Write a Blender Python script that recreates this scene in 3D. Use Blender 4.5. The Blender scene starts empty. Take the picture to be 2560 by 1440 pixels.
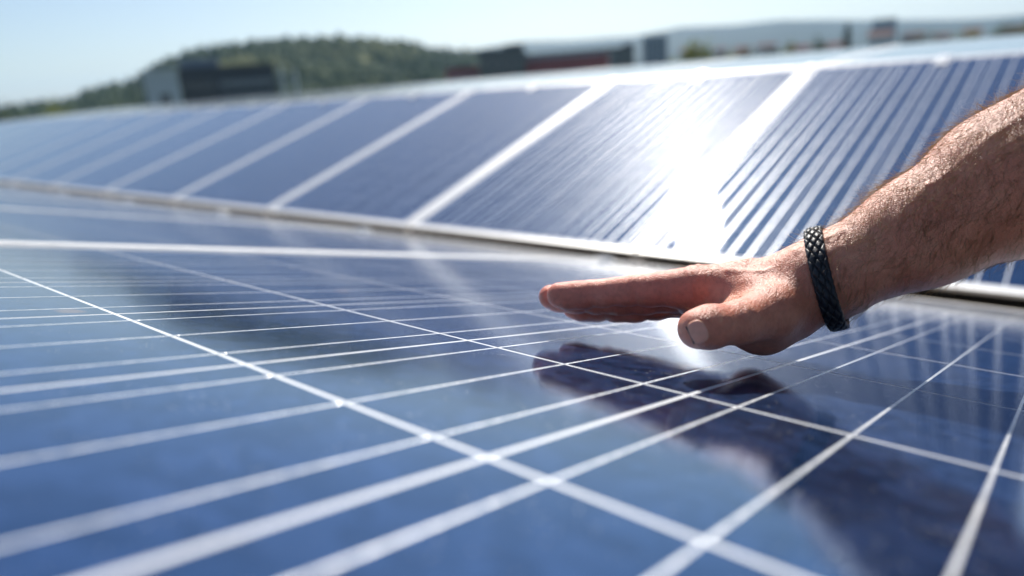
import bpy, bmesh, math, random
import numpy as np
from mathutils import Vector, Matrix, noise as mnoise

random.seed(7)
rng = np.random.default_rng(7)
scene = bpy.context.scene
COL = scene.collection

# ------------------------------------------------------------------ camera
CELL = 0.159            # pitch of the solar cells, the unit of the row coordinates below
H = 14.0                # height of the array above the ground
TS, TC = 0.258, 0.96615 # near row slopes down to the gutter by 15 degrees


def W(u, v, w=0.0):
    """row coordinates (u along the gutter, v across it, w off the near panels), in cells -> metres"""
    return Vector((CELL * u, CELL * (TC * v + TS * w), CELL * (-TS * v + TC * w) + H))


def WD(u, v, w):
    return Vector((u, TC * v + TS * w, -TS * v + TC * w))


cam_data = bpy.data.cameras.new("camera")
cam = bpy.data.objects.new("camera", cam_data)
COL.objects.link(cam)
right = Vector((0.7673, 0.6369, -0.0744)).normalized()
back = Vector((0.6276, -0.7221, 0.2911)).normalized()
up = back.cross(right).normalized()
right = up.cross(back).normalized()
m = Matrix((right, up, back)).transposed().to_4x4()
m.translation = Vector((0.4648, -0.1491, 14.1237))
cam.matrix_world = m
cam_data.sensor_width = 36.0
cam_data.lens = 36.0 * 1712.3 / 2560.0
cam_data.clip_start = 0.01
cam_data.clip_end = 20000
cam_data.dof.use_dof = True
cam_data.dof.focus_distance = 0.452
cam_data.dof.aperture_fstop = 2.9
cam_data.dof.aperture_blades = 0
scene.camera = cam

# ------------------------------------------------------------------ sky and sun
SUN = Vector((-0.4179, 0.6190, 0.6649)).normalized()
world = bpy.data.worlds.new("World")
scene.world = world
world.use_nodes = True
nt = world.node_tree
nt.nodes.clear()
sky = nt.nodes.new("ShaderNodeTexSky")
sky.sky_type = 'NISHITA'
sky.sun_disc = False
sky.sun_elevation = math.asin(SUN.z)
sky.sun_rotation = math.atan2(SUN.x, SUN.y)
sky.air_density = 0.95
sky.dust_density = 0.9
sky.ozone_density = 2.4
bg = nt.nodes.new("ShaderNodeBackground")
bg.inputs["Strength"].default_value = 0.08
out = nt.nodes.new("ShaderNodeOutputWorld")
nt.links.new(sky.outputs[0], bg.inputs[0])
nt.links.new(bg.outputs[0], out.inputs[0])

sl = bpy.data.lights.new("sun", 'SUN')
sl.energy = 5.0
sl.angle = math.radians(0.53)
sl.color = (1.0, 0.95, 0.88)
sun = bpy.data.objects.new("sun", sl)
COL.objects.link(sun)
sun.rotation_euler = SUN.to_track_quat('Z', 'Y').to_euler()
sun.location = (0, 0, 60)

scene.view_settings.view_transform = 'Standard'
scene.view_settings.look = 'None'
scene.view_settings.exposure = 0.45
scene.view_settings.gamma = 1.0
scene.view_settings.use_curve_mapping = False
scene.cycles.max_bounces = 8
scene.cycles.glossy_bounces = 5
scene.cycles.volume_bounces = 1
scene.cycles.sample_clamp_indirect = 15.0
scene.cycles.use_denoising = True


# ------------------------------------------------------------------ helpers
def tag(o, label=None, cat=None, group=None, kind=None):
    if label: o["label"] = label
    if cat: o["category"] = cat
    if group: o["group"] = group
    if kind: o["kind"] = kind
    return o


def empty(name, loc=(0, 0, 0), mat=None):
    o = bpy.data.objects.new(name, None)
    o.empty_display_size = 0.1
    COL.objects.link(o)
    if mat is not None:
        o.matrix_world = mat
    else:
        o.location = loc
    return o


def link(name, me, parent=None, mat=None):
    o = bpy.data.objects.new(name, me)
    COL.objects.link(o)
    if parent is not None: o.parent = parent
    if mat is not None and len(me.materials) == 0: me.materials.append(mat)
    return o


def mesh(name, verts, faces, smooth=False):
    me = bpy.data.meshes.new(name)
    me.from_pydata([tuple(v) for v in verts], [], faces)
    me.validate()
    me.update()
    if smooth:
        me.polygons.foreach_set("use_smooth", [True] * len(me.polygons))
    return me


BF = [(0, 3, 2, 1), (4, 5, 6, 7), (0, 1, 5, 4), (1, 2, 6, 5), (2, 3, 7, 6), (3, 0, 4, 7)]


class MB:
    """collects boxes and tubes into one mesh"""
    def __init__(s): s.v = []; s.f = []
    def box(s, x0, x1, y0, y1, z0, z1):
        n = len(s.v)
        s.v += [(x0, y0, z0), (x1, y0, z0), (x1, y1, z0), (x0, y1, z0), (x0, y0, z1), (x1, y0, z1), (x1, y1, z1), (x0, y1, z1)]
        s.f += [tuple(i + n for i in q) for q in BF]
        return s
    def tube(s, p0, p1, r0, r1, k=8):
        p0 = Vector(p0); p1 = Vector(p1); d = (p1 - p0).normalized()
        a = d.orthogonal().normalized(); b = d.cross(a); n = len(s.v)
        for p, r in ((p0, r0), (p1, r1)):
            for i in range(k):
                t = 2 * math.pi * i / k
                s.v.append(tuple(p + (a * math.cos(t) + b * math.sin(t)) * r))
        for i in range(k):
            j = (i + 1) % k
            s.f.append((n + i, n + j, n + k + j, n + k + i))
        s.f.append(tuple(n + i for i in range(k))[::-1]); s.f.append(tuple(n + k + i for i in range(k)))
        return s
    def mesh(s, name, smooth=False): return mesh(name, s.v, s.f, smooth)


def mat_new(name):
    M = bpy.data.materials.new(name); M.use_nodes = True
    return M, M.node_tree, M.node_tree.nodes["Principled BSDF"]


def node(nt, t, **kw):
    n = nt.nodes.new(t)
    for k, v in kw.items():
        if hasattr(n, k): setattr(n, k, v)
        else: n.inputs[k].default_value = v
    return n


def ramp(nt, fac, stops):
    r = nt.nodes.new("ShaderNodeValToRGB")
    e = r.color_ramp.elements
    e[0].position, e[0].color = stops[0][0], (*stops[0][1], 1)
    e[1].position, e[1].color = stops[-1][0], (*stops[-1][1], 1)
    for p, c in stops[1:-1]:
        x = e.new(p); x.color = (*c, 1)
    nt.links.new(fac, r.inputs[0])
    return r.outputs[0]


def simple(name, col, rough=0.7, metal=0.0, noise_scale=None, amt=0.15, bump=0.0, coat=0.0):
    M, nt, b = mat_new(name)
    b.inputs["Roughness"].default_value = rough
    b.inputs["Metallic"].default_value = metal
    b.inputs["Base Color"].default_value = (*col, 1)
    b.inputs["Coat Weight"].default_value = coat
    if noise_scale:
        tc = node(nt, "ShaderNodeTexCoord")
        n = node(nt, "ShaderNodeTexNoise", Scale=noise_scale, Detail=6.0, Roughness=0.6)
        nt.links.new(tc.outputs["Object"], n.inputs["Vector"])
        lo = tuple(c * (1 - amt) for c in col); hi = tuple(min(1, c * (1 + amt)) for c in col)
        nt.links.new(ramp(nt, n.outputs[0], [(0.3, lo), (0.7, hi)]), b.inputs["Base Color"])
        if bump:
            bp = node(nt, "ShaderNodeBump", Strength=bump, Distance=0.01)
            nt.links.new(n.outputs[0], bp.inputs["Height"]); nt.links.new(bp.outputs[0], b.inputs["Normal"])
    return M


# ------------------------------------------------------------------ materials of the panels
def dust_nodes(nt, b, base_out, dust_amt=1.0):
    """specks and a thin veil of dust on the glass; returns colour"""
    g = node(nt, "ShaderNodeNewGeometry")
    # fine specks
    v = node(nt, "ShaderNodeTexVoronoi", Scale=520.0); v.inputs["Randomness"].default_value = 1.0
    nt.links.new(g.outputs["Position"], v.inputs["Vector"])
    n2 = node(nt, "ShaderNodeTexNoise", Scale=34.0, Detail=4.0)
    nt.links.new(g.outputs["Position"], n2.inputs["Vector"])
    lt = node(nt, "ShaderNodeMath", operation='LESS_THAN')
    thr = node(nt, "ShaderNodeMapRange"); thr.inputs["From Min"].default_value = 0.45; thr.inputs["From Max"].default_value = 0.8
    thr.inputs["To Min"].default_value = 0.06; thr.inputs["To Max"].default_value = 0.34
    nt.links.new(n2.outputs[0], thr.inputs["Value"])
    nt.links.new(v.outputs["Distance"], lt.inputs[0]); nt.links.new(thr.outputs[0], lt.inputs[1])
    sep = node(nt, "ShaderNodeSeparateColor"); nt.links.new(v.outputs["Color"], sep.inputs[0])
    gt = node(nt, "ShaderNodeMath", operation='GREATER_THAN'); gt.inputs[1].default_value = 0.80
    nt.links.new(sep.outputs[0], gt.inputs[0])
    mul = node(nt, "ShaderNodeMath", operation='MULTIPLY')
    nt.links.new(lt.outputs[0], mul.inputs[0]); nt.links.new(gt.outputs[0], mul.inputs[1])
    # veil
    n3 = node(nt, "ShaderNodeTexNoise", Scale=9.0, Detail=8.0, Roughness=0.65)
    nt.links.new(g.outputs["Position"], n3.inputs["Vector"])
    veil = node(nt, "ShaderNodeMapRange"); veil.inputs["From Min"].default_value = 0.42; veil.inputs["From Max"].default_value = 0.75
    veil.inputs["To Min"].default_value = 0.002 * dust_amt; veil.inputs["To Max"].default_value = 0.02 * dust_amt
    nt.links.new(n3.outputs[0], veil.inputs["Value"])
    # dried drops and brown smears
    v2 = node(nt, "ShaderNodeTexVoronoi", Scale=13.0)
    nt.links.new(g.outputs["Position"], v2.inputs["Vector"])
    n4 = node(nt, "ShaderNodeTexNoise", Scale=90.0, Detail=3.0); nt.links.new(g.outputs["Position"], n4.inputs["Vector"])
    ad = node(nt, "ShaderNodeMath", operation='MULTIPLY_ADD'); ad.inputs[1].default_value = 0.16; ad.inputs[2].default_value = -0.08
    nt.links.new(n4.outputs[0], ad.inputs[0])
    sm = node(nt, "ShaderNodeMath", operation='ADD'); nt.links.new(v2.outputs["Distance"], sm.inputs[0]); nt.links.new(ad.outputs[0], sm.inputs[1])
    sp2 = node(nt, "ShaderNodeSeparateColor"); nt.links.new(v2.outputs["Color"], sp2.inputs[0])
    r2 = node(nt, "ShaderNodeMapRange"); r2.inputs["From Min"].default_value = 0.07; r2.inputs["From Max"].default_value = 0.12
    r2.inputs["To Min"].default_value = 0.6; r2.inputs["To Max"].default_value = 0.0
    nt.links.new(sm.outputs[0], r2.inputs["Value"])
    g2 = node(nt, "ShaderNodeMath", operation='GREATER_THAN'); g2.inputs[1].default_value = 0.70; nt.links.new(sp2.outputs[1], g2.inputs[0])
    m2 = node(nt, "ShaderNodeMath", operation='MULTIPLY'); nt.links.new(r2.outputs[0], m2.inputs[0]); nt.links.new(g2.outputs[0], m2.inputs[1])
    mx1 = node(nt, "ShaderNodeMix", data_type='RGBA'); mx1.inputs["B"].default_value = (0.5, 0.47, 0.42, 1)
    nt.links.new(veil.outputs[0], mx1.inputs["Factor"]); nt.links.new(base_out, mx1.inputs["A"])
    mx2 = node(nt, "ShaderNodeMix", data_type='RGBA'); mx2.inputs["B"].default_value = (0.34, 0.20, 0.12, 1)
    nt.links.new(m2.outputs[0], mx2.inputs["Factor"]); nt.links.new(mx1.outputs["Result"], mx2.inputs["A"])
    mx3 = node(nt, "ShaderNodeMix", data_type='RGBA'); mx3.inputs["B"].default_value = (0.75, 0.72, 0.66, 1)
    nt.links.new(mul.outputs[0], mx3.inputs["Factor"]); nt.links.new(mx2.outputs["Result"], mx3.inputs["A"])
    return mx3.outputs["Result"], mul.outputs[0]


GLASS_R = 0.106
def glass_over(nt, b, tint=None, amount=0.0, rough=GLASS_R):
    """the smooth cover glass (and, for cells, their blue anti-reflective film) over the base shader"""
    ou = [q for q in nt.nodes if q.type == 'OUTPUT_MATERIAL'][0]
    g = node(nt, "ShaderNodeNewGeometry")
    n = node(nt, "ShaderNodeTexNoise", Scale=650.0, Detail=2.0)
    nt.links.new(g.outputs["Position"], n.inputs["Vector"])
    bp = node(nt, "ShaderNodeBump", Strength=0.05, Distance=0.0006)
    nt.links.new(n.outputs[0], bp.inputs["Height"])
    sh = b.outputs[0]
    if tint:
        gw = node(nt, "ShaderNodeBsdfAnisotropic", distribution='GGX'); gw.inputs["Color"].default_value = (0.0028, 0.0028, 0.0030, 1); gw.inputs["Roughness"].default_value = 0.34
        ads = node(nt, "ShaderNodeAddShader"); nt.links.new(sh, ads.inputs[0]); nt.links.new(gw.outputs[0], ads.inputs[1]); sh = ads.outputs[0]
        gl = node(nt, "ShaderNodeBsdfAnisotropic", distribution='BECKMANN'); gl.inputs["Color"].default_value = (*tint, 1); gl.inputs["Roughness"].default_value = rough * .85
        nt.links.new(bp.outputs[0], gl.inputs["Normal"])
        mx = node(nt, "ShaderNodeMixShader"); mx.inputs[0].default_value = amount
        nt.links.new(sh, mx.inputs[1]); nt.links.new(gl.outputs[0], mx.inputs[2]); sh = mx.outputs[0]
    gl = node(nt, "ShaderNodeBsdfAnisotropic", distribution='BECKMANN'); gl.inputs["Color"].default_value = (1, 1, 1, 1); gl.inputs["Roughness"].default_value = rough
    nt.links.new(bp.outputs[0], gl.inputs["Normal"])
    fr = node(nt, "ShaderNodeFresnel"); fr.inputs["IOR"].default_value = 1.36
    mx = node(nt, "ShaderNodeMixShader"); nt.links.new(fr.outputs[0], mx.inputs[0])
    nt.links.new(sh, mx.inputs[1]); nt.links.new(gl.outputs[0], mx.inputs[2])
    nt.links.new(mx.outputs[0], ou.inputs[0])


def make_cell_mat(name, cells_individual=True):
    M, nt, b = mat_new(name)
    g = node(nt, "ShaderNodeNewGeometry")
    oi = node(nt, "ShaderNodeObjectInfo")
    v = node(nt, "ShaderNodeTexVoronoi", Scale=120.0); nt.links.new(g.outputs["Position"], v.inputs["Vector"])
    sp = node(nt, "ShaderNodeSeparateColor"); nt.links.new(v.outputs["Color"], sp.inputs[0])
    ad = node(nt, "ShaderNodeMath", operation='MULTIPLY_ADD'); ad.inputs[1].default_value = 0.75
    nt.links.new(sp.outputs[0], ad.inputs[0])
    mr = node(nt, "ShaderNodeMath", operation='MULTIPLY'); mr.inputs[1].default_value = 0.30
    nt.links.new(oi.outputs["Random"], mr.inputs[0]); nt.links.new(mr.outputs[0], ad.inputs[2])
    c = ramp(nt, ad.outputs[0], [(0.0, (0.004, 0.014, 0.045)), (0.5, (0.011, 0.030, 0.084)), (1.0, (0.024, 0.054, 0.145))])
    col, specks = dust_nodes(nt, b, c)
    nt.links.new(col, b.inputs["Base Color"])
    b.inputs["Roughness"].default_value = 0.55
    b.inputs["Specular IOR Level"].default_value = 0.0
    glass_over(nt, b, (0.010, 0.145, 0.36), 0.40)
    return M


M_cell = make_cell_mat("silicon_cell")

M_back, nt_, b_ = mat_new("white_backsheet")
rgb = node(nt_, "ShaderNodeRGB"); rgb.outputs[0].default_value = (0.80, 0.82, 0.84, 1)
c_, s_ = dust_nodes(nt_, b_, rgb.outputs[0]); nt_.links.new(c_, b_.inputs["Base Color"])
b_.inputs["Roughness"].default_value = 0.6
glass_over(nt_, b_)

M_bus, nt_, b_ = mat_new("tinned_ribbon")
g_ = node(nt_, "ShaderNodeNewGeometry"); n_ = node(nt_, "ShaderNodeTexNoise", Scale=180.0, Detail=3.0); nt_.links.new(g_.outputs["Position"], n_.inputs["Vector"])
nt_.links.new(ramp(nt_, n_.outputs[0], [(0.35, (0.62, 0.65, 0.68)), (0.65, (0.92, 0.93, 0.93))]), b_.inputs["Base Color"])
b_.inputs["Metallic"].default_value = 0.27
b_.inputs["Roughness"].default_value = 0.40
bp_ = node(nt_, "ShaderNodeBump", Strength=0.5, Distance=0.0009); nt_.links.new(n_.outputs[0], bp_.inputs["Height"]); nt_.links.new(bp_.outputs[0], b_.inputs["Normal"])
glass_over(nt_, b_)

M_frame = simple("anodised_aluminium", (0.72, 0.72, 0.71), rough=0.5, metal=0.35, noise_scale=40, amt=0.12, bump=0.05)
M_clamp = simple("bright_clamp", (0.88, 0.88, 0.87), rough=0.3, metal=0.3, noise_scale=30, amt=0.05)
M_steel = simple("galvanised_rail", (0.50, 0.50, 0.49), rough=0.5, metal=0.6, noise_scale=25, amt=0.2)
M_roof = simple("roof_membrane", (0.10, 0.10, 0.095), rough=0.85, noise_scale=6, amt=0.3, bump=0.3)
M_kerb = simple("sandstone_gutter", (0.50, 0.42, 0.33), rough=0.75, noise_scale=18, amt=0.2, bump=0.2)

# ------------------------------------------------------------------ roof of the building that carries the array
FT = 0.5575       # tilt of the far row against the near row
UT = 0.305         # tilt of the uppermost row
VG, WG = 10.4686, 0.1603   # where the far row starts
ML = 10.4         # length of a module in cells
U0F = -10.0546    # a joint of the far row
PITCH = 6.5


def far_dir(t): return (math.cos(t), math.sin(t))


def prof(v, w): p = W(0, v, w); return (p.y, p.z)


fv, fw = far_dir(FT)
rv, rw = VG + ML * fv, WG + ML * fw
uv2, uw2 = far_dir(UT)
ev, ew = rv + (ML + 0.1) * uv2, rw + (ML + 0.1) * uw2
D = -0.95
profile = [prof(-14, D), prof(9.3, D), prof(9.45, D - 0.1), prof(10.9, D - 0.1), prof(11.2, D + 0.2),
           prof(rv + 0.3, rw - 0.9), prof(ev + 0.1, ew - 0.6), prof(ev + 14, ew - 9.0)]
x0, x1 = -40.0, 16.0
vs, fs = [], []
for x in (x0, x1):
    for (y, z) in profile: vs.append((x, y, z))
n = len(profile)
for i in range(n - 1): fs.append((i, i + 1, n + i + 1, n + i))
# skirt so that the roof is a closed body
for x in (x0, x1):
    for (y, z) in (profile[0], profile[-1]): vs.append((x, y, 12.0))
o = 2 * n
fs.append((0, n, o + 2, o)); fs.append((n - 1, o + 1, o + 3, 2 * n - 1)); fs.append((o, o + 2, o + 3, o + 1))
fs.append(tuple(range(n)) + (o + 1, o)); fs.append(tuple(range(n, 2 * n))[::-1] + (o + 2, o + 3))
roof = link("roof", mesh("roof", vs, fs), mat=M_roof); tag(roof, kind="structure")
bm_ = MB().box(x0 + 0.3, x1 - 0.3, profile[0][0] + 0.3, profile[-1][0] - 0.3, 0, 12.02)
hall = empty("hall", (0, 0, 0)); tag(hall, "large hall under the solar panels that carries the whole array", "building")
link("wall", bm_.mesh("hall_wall"), hall, simple("render_wall", (0.55, 0.54, 0.50), 0.85, noise_scale=2, amt=0.1))

# gutter edging: a pale stone strip between the two rows
gm = MB()
vv, ff = [], []
gp = [prof(9.30, D + 0.25), prof(9.30, -0.06), prof(9.36, -0.02), prof(10.10, -0.02), prof(10.16, -0.08), prof(10.16, D + 0.25)]
for x in (-34.0, 9.0):
    for y, z in gp: vv.append((x, y, z))
k = len(gp)
for i in range(k - 1): ff.append((i, i + 1, k + i + 1, k + i))
ff.append(tuple(range(k))[::-1]); ff.append(tuple(range(k, 2 * k))); ff.append((0, k, 2 * k - 1, k - 1))
gut = link("gutter", mesh("gutter", vv, ff), mat=M_kerb); tag(gut, kind="structure")

# ------------------------------------------------------------------ solar panels
# one module lies in its own frame: x = along the row (0..6.5 cells), y = up its length (0..10.4), z = off the glass
GAP = 0.035        # half of the joint between modules
LIP = 0.09
EU = 0.25         # frame edge to first cell
EV = 0.20
S = CELL


def rail(x0, x1, y0, y1):
    return MB().box(x0 * S, x1 * S, y0 * S, y1 * S, -0.035, 0.0022)


me_cell = MB().box(-0.0780, 0.0780, -0.0780, 0.0780, 0.00005, 0.00012).mesh("cell"); me_cell.materials.append(M_cell)
me_bus = MB().box(-0.0008, 0.0008, 0, 10.06 * S, 0.00008, 0.00018).mesh("busbar"); me_bus.materials.append(M_bus)
me_cell_far = MB().box(-0.0785, 0.0785, -0.0791, 0.0791, 0.00005, 0.00012).mesh("cell"); me_cell_far.materials.append(M_cell)
me_bus_far = MB().box(-0.0017, 0.0017, 0, 10.06 * S, 0.00013, 0.00020).mesh("busbar"); me_bus_far.materials.append(M_bus)
me_back = MB().box((GAP + 0.005) * S, (PITCH - GAP - 0.005) * S, 0.005 * S, (ML - 0.005) * S, -0.004, 0.0).mesh("backsheet"); me_back.materials.append(M_back)
me_long = rail(GAP, GAP + LIP, 0, ML).mesh("frame_rail"); me_long.materials.append(M_frame)
me_long2 = rail(PITCH - GAP - LIP, PITCH - GAP, 0, ML).mesh("frame_rail"); me_long2.materials.append(M_frame)
me_short = rail(GAP + LIP, PITCH - GAP - LIP, 0, LIP).mesh("frame_rail"); me_short.materials.append(M_frame)
me_lip = MB().box((GAP + LIP) * S, (PITCH - GAP - LIP) * S, 0, LIP * S, -0.007, 0.0022).mesh("frame_rail"); me_lip.materials.append(M_frame)
me_short2 = rail(GAP + LIP, PITCH - GAP - LIP, ML - LIP, ML).mesh("frame_rail"); me_short2.materials.append(M_frame)
mc, mb_ = MB(), MB()
for i in range(6):
    for j in range(10):
        cx, cy = (EU + i + 0.5) * S, (EV + j + 0.5) * S
        mc.box(cx - .0785, cx + .0785, cy - .079, cy + .079, 0.00005, 0.00012)
    for t in (1 / 6, .5, 5 / 6):
        cx = (EU + i + t) * S
        mb_.box(cx - .0017, cx + .0017, 0.17 * S, 10.23 * S, 0.00008, 0.00018)
me_cells = mc.mesh("cells"); me_cells.materials.append(M_cell)
me_buses = mb_.mesh("busbars"); me_buses.materials.append(M_bus)


sv, sf = [], []
for i in range(6):
    for q in (1 / 6, .5, 5 / 6):
        for j in range(1, 10):
            for e in (-1, 1):
                if (i * 7 + j * 3 + int(q * 6) * 5 + e) % 5 != 0: continue
                cx, cy = (EU + i + q) * S, (EV + j) * S + e * 0.0035; n0 = len(sv)
                for k in range(8):
                    a = 2 * math.pi * k / 8; sv.append((cx + .0008 * math.cos(a), cy + .0014 * math.sin(a), 0.00015))
                for k in range(8):
                    a = 2 * math.pi * k / 8; sv.append((cx + .0005 * math.cos(a), cy + .0009 * math.sin(a), 0.00030))
                sf += [(n0 + k, n0 + (k + 1) % 8, n0 + 8 + (k + 1) % 8, n0 + 8 + k) for k in range(8)] + [tuple(n0 + 8 + k for k in range(8))]
me_sol = mesh("solder_joints", sv, sf, True); me_sol.materials.append(M_clamp)


def row_matrix(u, v, w, tilt, flip=False):
    ex = WD(1, 0, 0)
    ey = WD(0, math.cos(tilt), math.sin(tilt))
    ez = ex.cross(ey)
    M = Matrix((ex, ey, ez)).transposed().to_4x4()
    M.translation = W(u, v, w)
    return M


def panel(u, v, w, tilt, label, group, single):
    mcell, mbus = (me_cell_far, me_bus_far) if tilt else (me_cell, me_bus)
    t = empty("solar_panel", mat=row_matrix(u, v, w, tilt))
    tag(t, label, "solar panel", group)
    link("backsheet", me_back, t)
    for me in (me_long, me_long2, me_lip if tilt == FT else me_short, me_short2): link("frame_rail", me, t)
    if single:
        for i in range(6):
            for j in range(10):
                o = link("solar_cell", mcell, t); o.location = ((EU + i + 0.5) * S, (EV + j + 0.5) * S, 0)
            for q in (1 / 6, .5, 5 / 6):
                o = link("busbar", mbus, t); o.location = ((EU + i + q) * S, 0.17 * S, 0)
        if not tilt: link("solder_joints", me_sol, t)["kind"] = "stuff"
    else:
        o = link("solar_cells", me_cells, t); o["kind"] = "stuff"
        o = link("busbars", me_buses, t); o["kind"] = "stuff"
    return t


ORD = ["first", "second", "third", "fourth", "fifth", "sixth", "seventh", "eighth", "ninth", "tenth", "eleventh", "twelfth"]
# near row (v from -1.2): a joint lies at u = -3.25; the far end lies at v = 9.2 beside the gutter
near_lab = {0: "nearest solar panel, lying flat right under the open hand",
            1: "solar panel just beyond the thick white joint left of the hand",
            2: "third panel of the near row, seen very shallow below the gutter"}
for i in range(0, 11):
    lab = near_lab.get(i) or f"{ORD[i]} panel counted from the hand along the near row, a thin blurred sliver"
    panel(-3.25 - i * PITCH, -1.2, 0, 0, lab, "solar panels of the near row", i <= 1)
far_lab = {1: "far row panel with broad silver stripes behind the forearm",
           0: "far row panel holding the white glare of the sun behind the fingers",
           -1: "far row panel just left of the sun glare, finely striped",
           -2: "far row panel, plain blue, second to the left of the sun glare",
           -3: "far row panel, pale blue, third to the left of the sun glare",
           -4: "far row panel, pale and faint, fourth to the left of the sun glare",
           2: "far row panel at the right border, seen under the forearm"}
for i in range(2, -12, -1):
    # panel i spans joint i .. i+1
    lab = far_lab.get(i) or (f"faint pale far row panel, {ORD[1 - i]} counting leftward from the forearm" if 1 - i < 12 else "faint far row panel running out beyond the left border")
    panel(U0F + i * PITCH, VG, WG, FT, lab, "solar panels of the far row", i in (-2, -1, 0, 1))
    ul = {1: "ridge panel above the broad striped panel behind the forearm",
          0: "ridge panel above the panel with the sun glare",
          -1: "ridge panel above the finely striped panel, first left of the glare",
          -2: "ridge panel above the plain blue panel, second left of the glare",
          2: "ridge panel at the right border of the array"}.get(i, f"thin blurred ridge panel, {ORD[1 - i]} counting leftward from the forearm" if 1 - i < 12 else "thin ridge panel running out beyond the left border")
    panel(U0F + i * PITCH, rv + 0.22, rw + 0.03, UT, ul, "solar panels of the ridge row", False)

# clamps: on the near joints by the gutter, on the ridge at each joint and half joint
def clamp(u, v, w, tilt, sx, sy, sz, label, group):
    M = row_matrix(u, v, w, tilt)
    t = empty("mid_clamp", mat=M); tag(t, label, "clamp", group)
    b = MB().box(-sx, sx, -sy, sy, 0.001, sz).mesh("clamp_plate"); b.materials.append(M_clamp); o = link("plate", b, t)
    bv = o.modifiers.new("bevel", 'BEVEL'); bv.width = min(sx, sz) * 0.3; bv.segments = 2
    c = MB().tube((0, 0, sz), (0, 0, sz + 0.005), 0.006, 0.006, 10).mesh("clamp_bolt"); c.materials.append(M_clamp); link("bolt", c, t)
    return t


for i in range(2, -8, -1):
    for h in (0, 1):
        u = U0F + (i + 0.5 * h) * PITCH
        nm = {2: "right of the forearm", 1: "behind the forearm", 0: "above the sun glare"}.get(i, f"{ORD[min(-i - 1, 11)]} leftward from the sun glare" if i < -1 else "just left of the sun glare")
        lab = (f"ridge clamp at mid-panel, {nm}" if h else f"ridge clamp at a panel joint, {nm}")
        clamp(u, rv - 0.28 * fv, rw - 0.28 * fw + 0.02, FT, 0.020, 0.055, 0.003, lab, "clamps on the ridge")
for i in range(0, 6):
    clamp(-3.25 - i * PITCH, 8.9, 0.02, 0, 0.016, 0.03, 0.006, f"pale clamp at the gutter end of the {ORD[i]} near row joint", "clamps by the gutter")
# carrier rails under the joints, pieces of the roof
me_rail = MB().box(-.02, .02, 0.1 * S, 10.3 * S, -0.075, -0.036).mesh("carrier_rail"); me_rail.materials.append(M_steel)
for i in range(0, 8):
    r = link("carrier_rail", me_rail, roof); r.matrix_world = row_matrix(-3.25 - i * PITCH, -1.2, 0, 0)
for i in range(3, -8, -1):
    r = link("carrier_rail", me_rail, roof); r.matrix_world = row_matrix(U0F + i * PITCH, VG, WG, FT)

# ------------------------------------------------------------------ surroundings
CAMP = Vector((0.4648, -0.1491, 14.1237))


def at(az, dist, el=None):
    """a place in the surroundings by bearing and distance from the hall"""
    a = math.radians(az)
    z = CAMP.z + dist * math.tan(math.radians(el)) if el is not None else 0.0
    return Vector((CAMP.x + dist * math.sin(a), CAMP.y + dist * math.cos(a), z))


M_ground = simple("meadow", (0.075, 0.095, 0.04), 0.95, noise_scale=0.02, amt=0.45)
gv, gf = [], []
NA = 96
rad = [0, 60, 200, 600, 1500, 4000, 9000, 15000]
gv.append((0, 0, 0))
for r_ in rad[1:]:
    for i in range(NA):
        t = 2 * math.pi * i / NA; gv.append((r_ * math.cos(t), r_ * math.sin(t), 0))
for i in range(NA): gf.append((0, 1 + i, 1 + (i + 1) % NA))
for k in range(len(rad) - 2):
    for i in range(NA):
        a = 1 + k * NA + i; b = 1 + k * NA + (i + 1) % NA
        gf.append((a, a + NA, b + NA, b))
ground = link("ground", mesh("ground", gv, gf), mat=M_ground); tag(ground, kind="structure")


def canopy_mat(name, lo, mid, hi, scale):
    M, nt, b = mat_new(name)
    g = node(nt, "ShaderNodeNewGeometry")
    n = node(nt, "ShaderNodeTexNoise", Scale=scale, Detail=6.0, Roughness=0.65)
    nt.links.new(g.outputs["Position"], n.inputs["Vector"])
    nt.links.new(ramp(nt, n.outputs[0], [(0.32, lo), (0.52, mid), (0.68, hi)]), b.inputs["Base Color"])
    b.inputs["Roughness"].default_value = 0.9
    b.inputs["Specular IOR Level"].default_value = 0.1
    return M


M_wood = canopy_mat("forest_canopy", (0.022, 0.045, 0.020), (0.060, 0.090, 0.030), (0.20, 0.20, 0.06), 0.009)
M_far = canopy_mat("far_forest", (0.012, 0.026, 0.022), (0.02, 0.036, 0.026), (0.04, 0.055, 0.035), 0.004)


def hill(name, prof_pts, d_near, d_crest, d_far, mat, bump, step=0.5):
    az = np.array([p[0] for p in prof_pts]); el = np.array([p[1] for p in prof_pts])
    A = np.arange(az.min(), az.max() + step, step)
    E = np.interp(A, az, el)
    crest = CAMP.z + d_crest * np.tan(np.radians(E))
    K = [0, .12, .25, .4, .55, .7, .85, 1.0, 1.2, 1.5, 2.0]
    vs, fs = [], []
    for i, a in enumerate(A):
        for k in K:
            d = d_near + (d_crest - d_near) * k if k <= 1 else d_crest + (d_far - d_crest) * (k - 1)
            h = math.sin(min(k, 1) * math.pi / 2) ** 1.3 if k <= 1 else math.cos((k - 1) * math.pi / 2)
            p = at(a, d)
            z = crest[i] * h
            z += bump * h * mnoise.noise(Vector((p.x, p.y, 0)) * (6.0 / d_crest)) * (0.25 if 0.9 < k < 1.1 else 1)
            vs.append((p.x, p.y, max(z, -1.0) if k not in (0, 2.0) else -1.0))
    n = len(K)
    for i in range(len(A) - 1):
        for k in range(n - 1):
            a = i * n + k
            fs.append((a, a + 1, a + n + 1, a + n))
    me = mesh(name, vs, fs, True)
    return link(name, me, mat=mat), A, crest, K


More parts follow.
